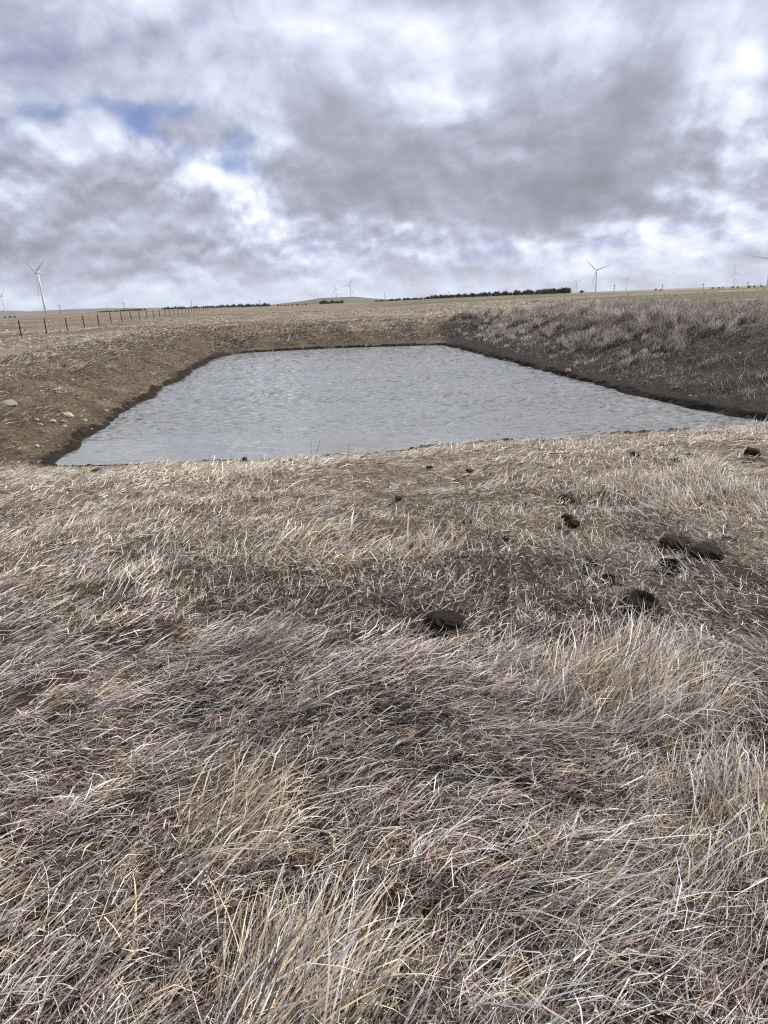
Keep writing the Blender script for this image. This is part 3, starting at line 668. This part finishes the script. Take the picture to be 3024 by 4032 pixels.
# ------------------------------------------------------------------ stones, clods and dung
def lump_mesh(name, seed, flat=0.6, amp=0.45, sub=2, top_dent=0.0):
    r = random.Random(seed)
    off = [r.uniform(-50, 50) for _ in range(2)]
    def f(bm):
        bmesh.ops.create_icosphere(bm, subdivisions=sub, radius=1.0)
        for v in bm.verts:
            c = v.co.copy()
            n = float(fbm(np.array([c.x * 1.5 + off[0] + c.z]), np.array([c.y * 1.5 + off[1] - c.z]), seed, 4, 0.65)[0]) - 0.5
            v.co = c * (1 + amp * 2 * n); v.co.z *= flat
            if top_dent and c.z > 0: v.co.z -= top_dent * max(0.0, 1 - 1.5 * math.hypot(c.x, c.y))
    return bm_mesh(name, f, smooth=False)
m_stone = plain('pale_fieldstone', (0.44, 0.385, 0.31), 0.9, 0.4, 5.0, 0.6)
m_stone_grey = plain('grey_fieldstone', (0.27, 0.25, 0.22), 0.9, 0.35, 6.0, 0.6)
m_stone_pink = plain('pink_granite', (0.42, 0.30, 0.24), 0.85, 0.25, 9.0, 0.4)
m_dung = plain('dry_dung', (0.046, 0.033, 0.026), 0.9, 0.5, 14.0, 1.0)
m_dung_red = plain('old_red_dung', (0.060, 0.038, 0.028), 0.95, 0.4, 14.0, 1.0)
m_soil_hole = plain('soil_and_hole_shade', (0.014, 0.011, 0.009), 0.95, 0.5, 12.0, 0.8)  # soil of the mud clods, also the painted darkness inside the burrow holes
def stone(px, py, wpx, label, group, m=m_stone, flat=0.65, seed=None, name='stone', cat='stone', sink=0.42):
    x, y, z, t = hit(px, py); w = 0.85 * wpx * t / FOC / 2
    sd = seed if seed is not None else int(px * 7 + py) % 23
    key = (name, sd, m.name, flat)
    if key not in _LM: _LM[key] = lump_mesh(name, sd, flat); _LM[key].materials.append(m)
    o = obj(name, _LM[key], None, None, (x, y, z + w * flat * (1 - 2 * sink) * 0.6))
    o.scale = (w, w * random.uniform(0.75, 1.1), w * random.uniform(0.85, 1.15)); o.rotation_euler = (0, 0, random.uniform(0, 6.28))
    return tag(o, label, cat, group)
_LM = {}
G1 = 'stones on the trampled bank below the fence'
stone(267, 1640, 46, 'largest cream boulder among the small stones on the trampled bank below the fence', G1, flat=0.75)
stone(28, 1592, 62, 'broad weathered grey boulder half sunk in the grass of the bank below the fence', G1, m_stone_grey, 0.55, None, 'stone', 'stone', 0.6)
for (px, py, w) in [(286, 1497, 15), (233, 1530, 17), (304, 1567, 17), (410, 1577, 16), (403, 1586, 10), (435, 1573, 10), (327, 1618, 20), (245, 1629, 17), (249, 1660, 20), (202, 1660, 30), (143, 1654, 24), (102, 1655, 18), (158, 1674, 24), (253, 1679, 22), (334, 1658, 20), (417, 1620, 22), (146, 1757, 18), (266, 1873, 34), (9, 1884, 36), (320, 1640, 12), (190, 1700, 12), (360, 1690, 11)]:
    stone(px, py, w, 'small pale stone lying on the trampled brown bank below the fence', 'small stones on the trampled bank', flat=random.choice([0.45, 0.6, 0.75]))
for (px, py, w) in [(918, 1393, 9), (1075, 1381, 8), (1192, 1374, 7), (1311, 1367, 8), (1349, 1367, 7), (1441, 1362, 9), (1467, 1362, 7), (1561, 1358, 8), (1617, 1356, 7), (1000, 1385, 6)]:
    stone(px, py, w, 'tiny white stone along the far waterline', 'white stones on the far waterline')
stone(2236, 1461, 24, 'upright pinkish stone at the waterline under the tall grass bank', 'stones on the dark grassy bank', m_stone_pink, 1.0)
for (px, py, w) in [(1884, 1388, 12), (1987, 1417, 12), (2022, 1428, 9), (2236, 1478, 10), (2438, 1498, 16), (2546, 1503, 12), (2664, 1527, 20), (2717, 1559, 16), (2724, 1412, 14)]:
    stone(px, py, w, 'small dull stone on the dark bank under the tall grass', 'small stones on the dark grassy bank', m_stone_pink if px % 2 else m_stone_grey)
stone(466, 1910, 46, 'flat pale stone in the golden grass near the pond corner', 'pale stones in the golden grass', flat=0.4)
stone(579, 1938, 60, 'long bleached slab of stone in the golden grass', 'pale stones in the golden grass', flat=0.25)

for q, (x, y, z, r) in zip(DUNG, SPOT):
    px, py, w, kd, lab = q
    sd = int(px + py) % 17
    if kd == 'hole':
        def f(bm, r=r, sd=sd):
            rings = []
            for i, (rad, zz) in enumerate([(1.35, -0.05), (1.1, 0.0), (0.95, 0.012), (0.8, 0.0), (0.6, -0.012), (0.3, -0.015)]):
                ring = []
                for s_ in range(18):
                    a = s_ / 18 * 2 * math.pi; n = float(vnoise(np.array([math.cos(a) * 1.7 + sd]), np.array([math.sin(a) * 1.7 + i * 0.4]), sd)[0])
                    ring.append(bm.verts.new((math.cos(a) * rad * r * (0.8 + 0.4 * n), math.sin(a) * rad * r * (0.8 + 0.4 * n), zz * (0.6 + 0.8 * n) + 0.02)))
                rings.append(ring)
            for i in range(len(rings) - 1):
                for s_ in range(18): bm.faces.new((rings[i][s_], rings[i][(s_ + 1) % 18], rings[i + 1][(s_ + 1) % 18], rings[i + 1][s_]))
            bm.faces.new(rings[-1])
        o = obj('burrow_hole', bm_mesh('burrow_hole', f, True), m_soil_hole, None, (x, y, z + 0.032)); tag(o, lab, 'burrow', 'burrow holes beside the largest tussock')  # nearly flat dish; the shade of the hole is in its colour
    else:
        me = lump_mesh('dung_pat' if kd == 'pat' else 'dung_clod', sd, 0.5 if kd == 'pat' else 0.6, 0.55, 4 if kd == 'pat' else 3, 0.15 if kd == 'pat' else 0)
        o = obj('dung_pat' if kd == 'pat' else 'dung_clod', me, m_dung_red if 'red' in (lab or '') or 'brown' in (lab or '') else m_dung, None, (x, y, z + (0.025 if kd == 'pat' else 0.04) + r * 0.2))
        o.scale = (r * 0.85, r * 0.85, r * 0.65) if kd == 'pat' else (r * 1.0, r * 1.0, r * 1.0); o.rotation_euler = (0, 0, random.uniform(-0.6, 0.6))
        tag(o, lab or 'small dark dung clod lying in the dry grass', 'dung', 'dung pats in the grass' if kd == 'pat' else 'small dark dung clods in the grass')
m_bare = plain('bare_red_soil', (0.075, 0.047, 0.036), 0.95, 0.5, 22.0, 1.0)
for i, (bx_, by_, br_) in enumerate(BARE):
    o = obj('bare_soil', lump_mesh('bare_soil', 40 + i, 0.10, 0.5, 4), m_bare, None, (bx_, by_, float(height(bx_, by_)) + 0.008)); o.scale = (br_ * 1.25, br_ * 1.0, br_)
    tag(o, kind='structure')
for i in range(46):
    px = 1080 + 1850 * (i + random.random()) / 46
    py = np.interp(px, [1000, 1400, 1700, 2200, 2600, 2985], [1828, 1803, 1775, 1739, 1719, 1697]) + random.uniform(-3, 6)
    stone(px, py, random.uniform(10, 26), 'dark wet mud clod on the trodden edge of the pond', 'mud clods along the near waterline', m_soil_hole, 0.8, i % 7, 'mud_clod', 'mud clod', 0.1)

# ------------------------------------------------------------------ weeds on the pond's edge
m_stem = plain('dry_weed_stem', (0.20, 0.155, 0.12), 0.8, 0.3, 20)
m_head = plain('dark_seed_head', (0.045, 0.034, 0.026), 0.9, 0.4, 30)
def seed_head(r, seed):
    g = random.Random(seed)
    def f(bm):
        bmesh.ops.create_icosphere(bm, subdivisions=2, radius=r * 0.72)
        for v in bm.verts: v.co.z *= 0.8
        for _ in range(70):
            d = Vector((g.gauss(0, 1), g.gauss(0, 1), g.gauss(0.1, 0.8))).normalized(); s_ = d.cross(Vector((0.3, 0.5, 0.8))).normalized() * r * 0.09
            a = bm.verts.new(d * r * 0.6 + s_); b = bm.verts.new(d * r * 0.6 - s_); c = bm.verts.new(d * r * g.uniform(0.95, 1.2)); bm.faces.new((a, b, c))
    return bm_mesh('seed_head', f)
for (px, py, hp, wp, lab) in [(968, 1850, 42, 26, 'dry weed with the biggest round dark seed head in front of the water'), (1147, 1842, 32, 16, 'dry weed with a small round seed head beside a lower one'), (1121, 1842, 22, 17, 'short dry weed with its seed head almost on the mud')]:
    x, y, z, t = hit(px, py); h = hp * t / FOC; r = wp * t / FOC / 2
    o = tag(obj('seed_head_weed', None, None, None, (x, y, z)), lab, 'weed', 'weeds with round seed heads')
    obj('stem', bm_mesh('stem', lambda bm: tube(bm, [(0, 0, -0.03), (0.006, 0, h * 0.5), (0.0, 0.0, h)], [0.006, 0.005, 0.004], 6)), m_stem, o)
    obj('seed_head', seed_head(r, px), m_head, o, (0, 0, h))
m_straw = plain('pale_straw_stem', (0.56, 0.47, 0.34), 0.7, 0.2, 20)
stalks = [(820, 1850, 70, 12, 0), (880, 1860, 45, 22, 1), (1205, 1845, 75, 20, 0), (1225, 1838, 95, 4, 0), (1245, 1836, 110, 12, 0), (1372, 1818, 70, 3, 0), (1430, 1830, 60, 25, 1), (1480, 1850, 120, 28, 1), (1560, 1840, 90, 22, 1), (1660, 1815, 105, 14, 1),
          (1640, 1835, 85, 38, 1), (1725, 1800, 100, 26, 1), (1890, 1790, 75, 20, 1), (1560, 1870, 60, -5, 0), (2060, 1800, 60, 16, 1), (2150, 1860, 90, 24, 1), (2480, 1730, 40, -8, 0), (2590, 1800, 130, 30, 1), (2340, 1860, 160, 24, 1), (2375, 1970, 200, 22, 1), (2650, 1725, 60, 18, 1), (2860, 1740, 50, 6, 0), (2975, 1720, 60, 4, 0), (640, 1880, 60, 18, 1), (540, 1885, 55, 14, 0), (350, 1890, 50, 20, 1), (1040, 1880, 70, 25, 1), (1120, 1900, 75, 28, 1), (1300, 1870, 60, 18, 1), (1180, 2560, 190, 8, 1), (1230, 2590, 150, 14, 1), (770, 2440, 170, 4, 1), (2430, 2400, 330, -8, 1), (640, 2680, 300, 26, 1), (2880, 2560, 240, 14, 1), (2900, 3700, 280, 2, 1), (1760, 3480, 420, -3, 1), (2300, 3160, 330, 22, 1), (420, 2960, 260, 20, 1)]
for i, (px, py, hp, lean, pale) in enumerate(stalks):
    x, y, z, t = hit(px, py); h = hp * t / FOC; th = math.radians(lean)
    a = [(0, 0, -0.02), (math.sin(th * 0.6) * h * 0.5, 0.02, h * 0.5 * math.cos(th * 0.6)), (math.sin(th) * h, 0.04, h * math.cos(th))]
    rad = max(0.0016, 0.00042 * t)
    o = obj('dry_stalk', bm_mesh('dry_stalk', lambda bm: tube(bm, a, [rad, rad * 0.9, rad * 0.5], 5)), m_straw if pale else m_stem, None, (x, y, z))
    if py > 2000: tag(o, 'long pale straw stalk standing up out of the matted grass', 'stalk', 'long straw stalks in the matted grass')
    elif pale: tag(o, 'thin pale straw stalk leaning in front of the water', 'stalk', 'pale straw stalks along the pond edge')
    else: tag(o, 'thin brown weed stalk standing in front of the water', 'stalk', 'brown weed stalks along the pond edge')

# ------------------------------------------------------------------ fence
def fence():
    x0, y0, z0, t0 = hit(84, 1326)
    az = math.radians(-8.8); sp = 0.1143 * y0 / math.cos(az)
    root = obj('wire_fence', None, None, None, (x0, y0, z0)); tag(root, 'straight wire fence on weathered wooden posts running across the field', 'fence')
    mw = plain('weathered_post_wood', (0.060, 0.050, 0.044), 0.9, 0.35, 12, 0.5); mi = plain('galvanised_wire', (0.12, 0.11, 0.11), 0.5, 0.1, 4)
    tops = []
    pm = []
    for kk in range(4):
        def f(bm): tube(bm, [(0, 0, -0.3), (0, 0, 0.6), (0.01, 0, 1.24), (0.01, 0, 1.27)], [0.066, 0.062, 0.058, 0.04], 9)
        me = bm_mesh('post', f, True); me.materials.append(mw); pm.append(me)
    for n in range(27):
        x = x0 + math.sin(az) * sp * n; y = y0 + math.cos(az) * sp * n; z = float(height(x, y))
        o = obj('post', pm[n % 4], None, root, (x - x0, y - y0, z - z0)); o.rotation_euler = (random.gauss(0, 0.03), random.gauss(0, 0.035), random.random() * 6); o.scale = (1, 1, random.uniform(0.9, 1.06))
        tops.append((x - x0, y - y0, z - z0))
    d0 = (math.sin(az) * -sp * 3, math.cos(az) * -sp * 3)
    for hgt in (0.35, 0.62, 0.88, 1.1):
        pts = [(d0[0], d0[1], float(height(x0 + d0[0], y0 + d0[1])) - z0 + hgt)] + [(a, b + 0.09, c + hgt) for a, b, c in tops]
        obj('wire', bm_mesh('wire', lambda bm: tube(bm, pts, [0.006] * len(pts), 5)), mi, root)
fence()

# ------------------------------------------------------------------ wind turbines
m_white = plain('turbine_paint', (0.62, 0.63, 0.65), 0.5, 0.04, 0.2)
HUB, BL = 90.0, 60.0
WIND = math.radians(217)                    # azimuth the rotors face
def turbine_meshes():
    tw = bm_mesh('tower', lambda bm: tube(bm, [(0, 0, -3), (0, 0, 30), (0, 0, 60), (0, 0, HUB - 1.8)], [2.3, 2.05, 1.75, 1.35], 20), True)
    def nac(bm):                             # nacelle: axis along +X
        sec = [(-8.5, 1.3, 1.2), (-8.0, 1.8, 1.7), (-2, 2.0, 1.95), (2.2, 1.9, 1.9), (3.0, 1.4, 1.5)]
        rings = []
        for (x, w, h) in sec:
            rings.append([bm.verts.new((x, y, z)) for y, z in [(-w, -h * .7), (-w * .8, -h), (w * .8, -h), (w, -h * .7), (w, h * .7), (w * .8, h), (-w * .8, h), (-w, h * .7)]])
        for i in range(len(rings) - 1):
            for s_ in range(8): bm.faces.new((rings[i][s_], rings[i][(s_ + 1) % 8], rings[i + 1][(s_ + 1) % 8], rings[i + 1][s_]))
        bm.faces.new(rings[0][::-1]); bm.faces.new(rings[-1])
    def cool(bm):
        bmesh.ops.create_cube(bm, size=1.0)
        for v in bm.verts: v.co = Vector((v.co.x * 1.4 - 6.2, v.co.y * 3.0, v.co.z * 1.5 + 2.5))
        bmesh.ops.bevel(bm, geom=bm.edges[:], offset=0.15, segments=2, affect='EDGES')
    hub = bm_mesh('rotor_hub', lambda bm: tube(bm, [(-1.4, 0, 0), (0, 0, 0), (1.4, 0, 0), (2.2, 0, 0), (2.6, 0, 0)], [1.5, 1.7, 1.5, 0.9, 0.15], 16), True)
    def blade(bm):                           # along +Z, chord mostly in Y
        prof = [(0.8, 1.1, 1.1, 0), (3, 1.1, 1.05, 2), (8, 2.1, 0.55, 14), (13, 2.0, 0.42, 10), (25, 1.5, 0.3, 6), (40, 1.05, 0.2, 3), (54, 0.65, 0.12, 1), (59, 0.38, 0.07, 0), (BL, 0.08, 0.03, 0)]
        rings = []
        for (z, c, th, tw_) in prof:
            q = Matrix.Rotation(math.radians(tw_), 3, 'Z')
            rings.append([bm.verts.new(q @ Vector((math.sin(2 * math.pi * s_ / 10) * th, math.cos(2 * math.pi * s_ / 10) * c - (0.45 * c if z > 5 else 0), 0)) + Vector((0.02 * z, 0, z))) for s_ in range(10)])
        for i in range(len(rings) - 1):
            for s_ in range(10): bm.faces.new((rings[i][s_], rings[i][(s_ + 1) % 10], rings[i + 1][(s_ + 1) % 10], rings[i + 1][s_]))
        bm.faces.new(rings[0][::-1]); bm.faces.new(rings[-1])
    ms = {'tower': tw, 'nacelle': bm_mesh('nacelle', nac), 'cooler': bm_mesh('cooler', cool), 'hub': hub, 'blade': bm_mesh('blade', blade, True)}
    for m in ms.values(): m.materials.append(m_white)
    ms['cooler'].materials.clear(); ms['cooler'].materials.append(plain('cooler_grey', (0.2, 0.2, 0.22), 0.6, 0.1, 1))
    return ms
TM = turbine_meshes()
def turbine(px, py, phase, label, dist=None):
    v = ray(px, py); hx = math.hypot(v[0], v[1]); ux, uy = v[0] / hx, v[1] / hx; sl = v[2] / hx
    rs = np.linspace(700, 6000, 6000); g = height(rs * ux, rs * uy)
    r = rs[int(np.argmin(np.abs(EYE + rs * sl - g - HUB)))] if dist is None else dist
    x, y = r * ux, r * uy; z = EYE + r * sl - HUB
    print('turbine', px, round(r), 'base', round(z, 1), 'ground', round(float(height(x, y)), 1))
    root = obj('wind_turbine', None, None, None, (x, y, z)); tag(root, label, 'wind turbine', 'wind turbines on the horizon')
    root.rotation_euler = (0, 0, math.pi / 2 - WIND)
    obj('tower', TM['tower'], None, root)
    nc = obj('nacelle', TM['nacelle'], None, root, (0, 0, HUB)); obj('cooler', TM['cooler'], None, nc)
    hb = obj('rotor_hub', TM['hub'], None, root, (4.3, 0, HUB))
    for i in range(3):
        b = obj('blade', TM['blade'], None, hb, (0, 0, 0)); b.rotation_euler = (-math.radians(phase + 120 * i), 0, 0)
turbine(148, 1073, 186, 'tallest white wind turbine beyond the wire fence, one blade pointing down')
turbine(7, 1167, 60, 'small white wind turbine next to the tallest one, past the low shrubs')
turbine(1323, 1137, -13, 'grey wind turbine on the hill with one blade pointing up')
turbine(1378, 1125, 32, 'grey wind turbine on the hilltop with two blades spread in a wide V')
turbine(2271, 1110, -50, 'small wind turbine right beside the end of the tree row')
turbine(2350, 1064, -46, 'tall grey wind turbine standing over the crest between two smaller ones')
turbine(2470, 1100, 33, 'small wind turbine whose one blade lies level, past the tall grey one')
turbine(2895, 1075, -8, 'slender wind turbine with one blade straight up above the open field')
turbine(3036, 1018, 42, 'wind turbine with a long level blade, tower close to the slender one')

# ------------------------------------------------------------------ utility poles
m_pole = plain('grey_pole_wood', (0.10, 0.085, 0.075), 0.9, 0.2, 2)
for (px, py) in [(232, 1199), (486, 1192), (752, 1184), (1021, 1178), (1515, 1153), (1765, 1146), (1996, 1137), (2212, 1128), (2420, 1121), (2610, 1120), (2770, 1116), (2946, 1109), (2996, 1118)]:
    v = ray(px, py); hx = math.hypot(v[0], v[1]); az_ = math.degrees(math.atan2(v[0], v[1]))
    r = float(np.interp(az_, _cra, _crd)) + 260
    x, y = r * v[0] / hx, r * v[1] / hx; z = float(height(x, y)); h = EYE + r * v[2] / hx - z
    o = obj('utility_pole', None, None, None, (x, y, z)); tag(o, 'thin wooden utility pole standing up over the skyline', 'utility pole', 'utility poles along the skyline')
    o.rotation_euler = (0, 0, -math.radians(az_ - 25))
    obj('pole', bm_mesh('pole', lambda bm: tube(bm, [(0, 0, -0.5), (0, 0, h)], [0.24, 0.17], 10)), m_pole, o)
    def arm(bm):
        bmesh.ops.create_cube(bm, size=1.0)
        for v_ in bm.verts: v_.co = Vector((v_.co.x * 2.4, v_.co.y * 0.14, v_.co.z * 0.16 + h - 0.7))
    obj('crossarm', bm_mesh('crossarm', arm), m_pole, o)

# ------------------------------------------------------------------ shelterbelt trees and bushes on the skyline
m_bark = plain('dark_bark', (0.045, 0.038, 0.034), 0.9, 0.3, 4)
m_twig = plain('bare_twigs', (0.115, 0.105, 0.092), 0.9, 0.45, 2.0); m_ever = plain('dark_evergreen', (0.060, 0.074, 0.058), 0.9, 0.4, 2.0)  # twig colour lightened to paint the haze fade of the distant rows
def crown_mesh(seed, wide, kind):
    """unit-height crown: limbs and twigs with small leaf clumps, ragged outline"""
    g = np.random.default_rng(seed); N = 420
    bz = g.uniform(0.06, 0.35, N) if kind == 'bush' else g.uniform(0.08, 0.75, N)
    a = g.random(N) * 6.28
    lob = 0.75 + 0.5 * vnoise(np.cos(a) * 1.4 + seed, np.sin(a) * 1.4, seed)
    rad = wide * 0.5 * np.sqrt(g.random(N)) * lob
    top = (0.98 - 0.55 * (rad / (wide * 0.5)) ** 2) * g.uniform(0.55, 1.0, N)
    top = np.maximum(top, bz + 0.05)
    B = np.stack([rad * 0.55 * np.cos(a), rad * 0.55 * np.sin(a), bz * top], 1)
    T = np.stack([rad * np.cos(a), rad * np.sin(a), top], 1)
    s = np.stack([-np.sin(a), np.cos(a), 0 * a], 1) * 0.010
    V1 = np.stack([B - s, B + s, T + s * 0.3, T - s * 0.3], 1).reshape(-1, 3)
    M = 520; i = g.integers(0, N, M); t = g.uniform(0.35, 1.0, M)
    c = B[i] * (1 - t[:, None]) + T[i] * t[:, None] + g.normal(0, 0.02, (M, 3))
    u = g.normal(0, 1, (M, 3)); u /= np.linalg.norm(u, axis=1)[:, None]; w = np.cross(u, g.normal(0, 1, (M, 3))); w /= np.linalg.norm(w, axis=1)[:, None]
    sz = g.uniform(0.014, 0.038, M)[:, None]
    V2 = np.stack([c - u * sz, c + w * sz * 0.7, c + u * sz, c - w * sz * 0.7], 1).reshape(-1, 3)
    V = np.concatenate([V1, V2]); Q = np.arange(len(V)).reshape(-1, 4)
    me = mesh_np('crown', V, Q); return me
CROWN = {}
for kd, mt, wd in (('bush', m_twig, 1.5), ('tree', m_twig, 0.85), ('ever', m_ever, 0.75)):
    CROWN[kd] = []
    for j in range(5):
        me = crown_mesh(j + 10 * len(CROWN), wd, kd); me.materials.append(mt); CROWN[kd].append(me)
TRUNK = bm_mesh('trunk', lambda bm: tube(bm, [(0, 0, -0.05), (0.01, 0, 0.3), (0.0, 0.01, 0.75)], [0.035, 0.025, 0.008], 7)); TRUNK.materials.append(m_bark)
def tree(px, base_py, hpx, kd, label, group, cat):
    x, y, z, t = hit(px, base_py + 1.5)
    az_ = math.degrees(math.atan2(x, y)); rc = float(np.interp(az_, _cra, _crd)) * random.uniform(0.94, 1.0)
    v = ray(px, base_py); hx = math.hypot(v[0], v[1]); x, y = rc * v[0] / hx, rc * v[1] / hx; z = float(height(x, y))
    h = hpx * rc / FOC
    o = obj('shelterbelt_tree' if cat == 'tree' else 'bush', None, None, None, (x, y, z - 0.05)); tag(o, label, cat, group)
    o.scale = (h * random.uniform(0.85, 1.25), h * random.uniform(0.85, 1.25), h); o.rotation_euler = (0, 0, random.random() * 6.28)
    obj('trunk', TRUNK, None, o); obj('crown', random.choice(CROWN[kd]), None, o)
def row(x0, x1, step, hs, kd, label, group, cat):
    x = x0
    while x < x1:
        by = np.interp(x, [p_[0] for p_ in _cr], [p_[1] for p_ in _cr])
        h = np.interp(x, [x0, x1], hs) * random.uniform(0.6, 1.1)
        tree(x, by, h, random.choice(kd), label, group, cat); x += step * random.uniform(0.6, 1.4)
row(385, 580, 8, (7, 9), ['bush'], 'low dark bush in the hedge beyond the fence posts', 'low hedge beyond the fence', 'bush')
row(640, 1060, 7, (11, 16), ['bush', 'bush', 'tree'], 'dark rounded bush in the long hedge ending below the hill', 'long hedge between fence and hill', 'bush')
row(1095, 1215, 17, (8, 8), ['bush'], 'scattered little bush at the foot of the hill', 'scattered bushes below the hill', 'bush')
row(1262, 1352, 8, (16, 15), ['bush', 'ever'], 'dense dark green bush in the clump on the near side of the hill', 'bush clump on the hill', 'bush')
row(1480, 1700, 6, (8, 14), ['bush', 'tree'], 'low tree at the tapering end of the tree row', 'low end of the tree row', 'tree')
row(1700, 2100, 6.0, (17, 22), ['tree', 'ever'], 'dark pointed tree in the long tree row on the crest', 'long tree row on the crest', 'tree')
row(2110, 2245, 6.5, (22, 24), ['tree', 'ever', 'bush'], 'tall dark tree in the thick end of the tree row', 'thick end of the tree row', 'tree')
for px, h in ((2290, 13), (2582, 9), (2600, 7), (2805, 7), (2830, 7), (2845, 6), (2885, 7), (2905, 6), (2950, 8), (2970, 7), (3000, 6), (20, 7), (40, 8), (58, 7)):
    tree(px, np.interp(px, [p_[0] for p_ in _cr], [p_[1] for p_ in _cr]), h, 'bush', 'lone low shrub on the bare crest of the open field', 'lone shrubs on the field crest', 'bush')

# ------------------------------------------------------------------ haze
def haze():
    def f(bm):
        bmesh.ops.create_cube(bm, size=1.0)
        for v in bm.verts: v.co = Vector((v.co.x * 15000, v.co.y * 9800 + 3200, -42 if v.co.z < 0 else 172))
    m = bpy.data.materials.new('thin_spring_haze'); m.use_nodes = True; k = NT(m.node_tree)
    o_ = k.n('ShaderNodeOutputMaterial'); pv = k.n('ShaderNodeVolumePrincipled')
    pv.inputs['Color'].default_value = (0.80, 0.86, 0.95, 1); pv.inputs['Density'].default_value = 0.00004; pv.inputs['Anisotropy'].default_value = 0.2
    k.t.links.new(pv.outputs[0], o_.inputs['Volume'])
    tag(obj('haze', bm_mesh('haze', f), m), 'thin blue haze over the distant fields', 'haze', kind='stuff')
if HAZE: haze()
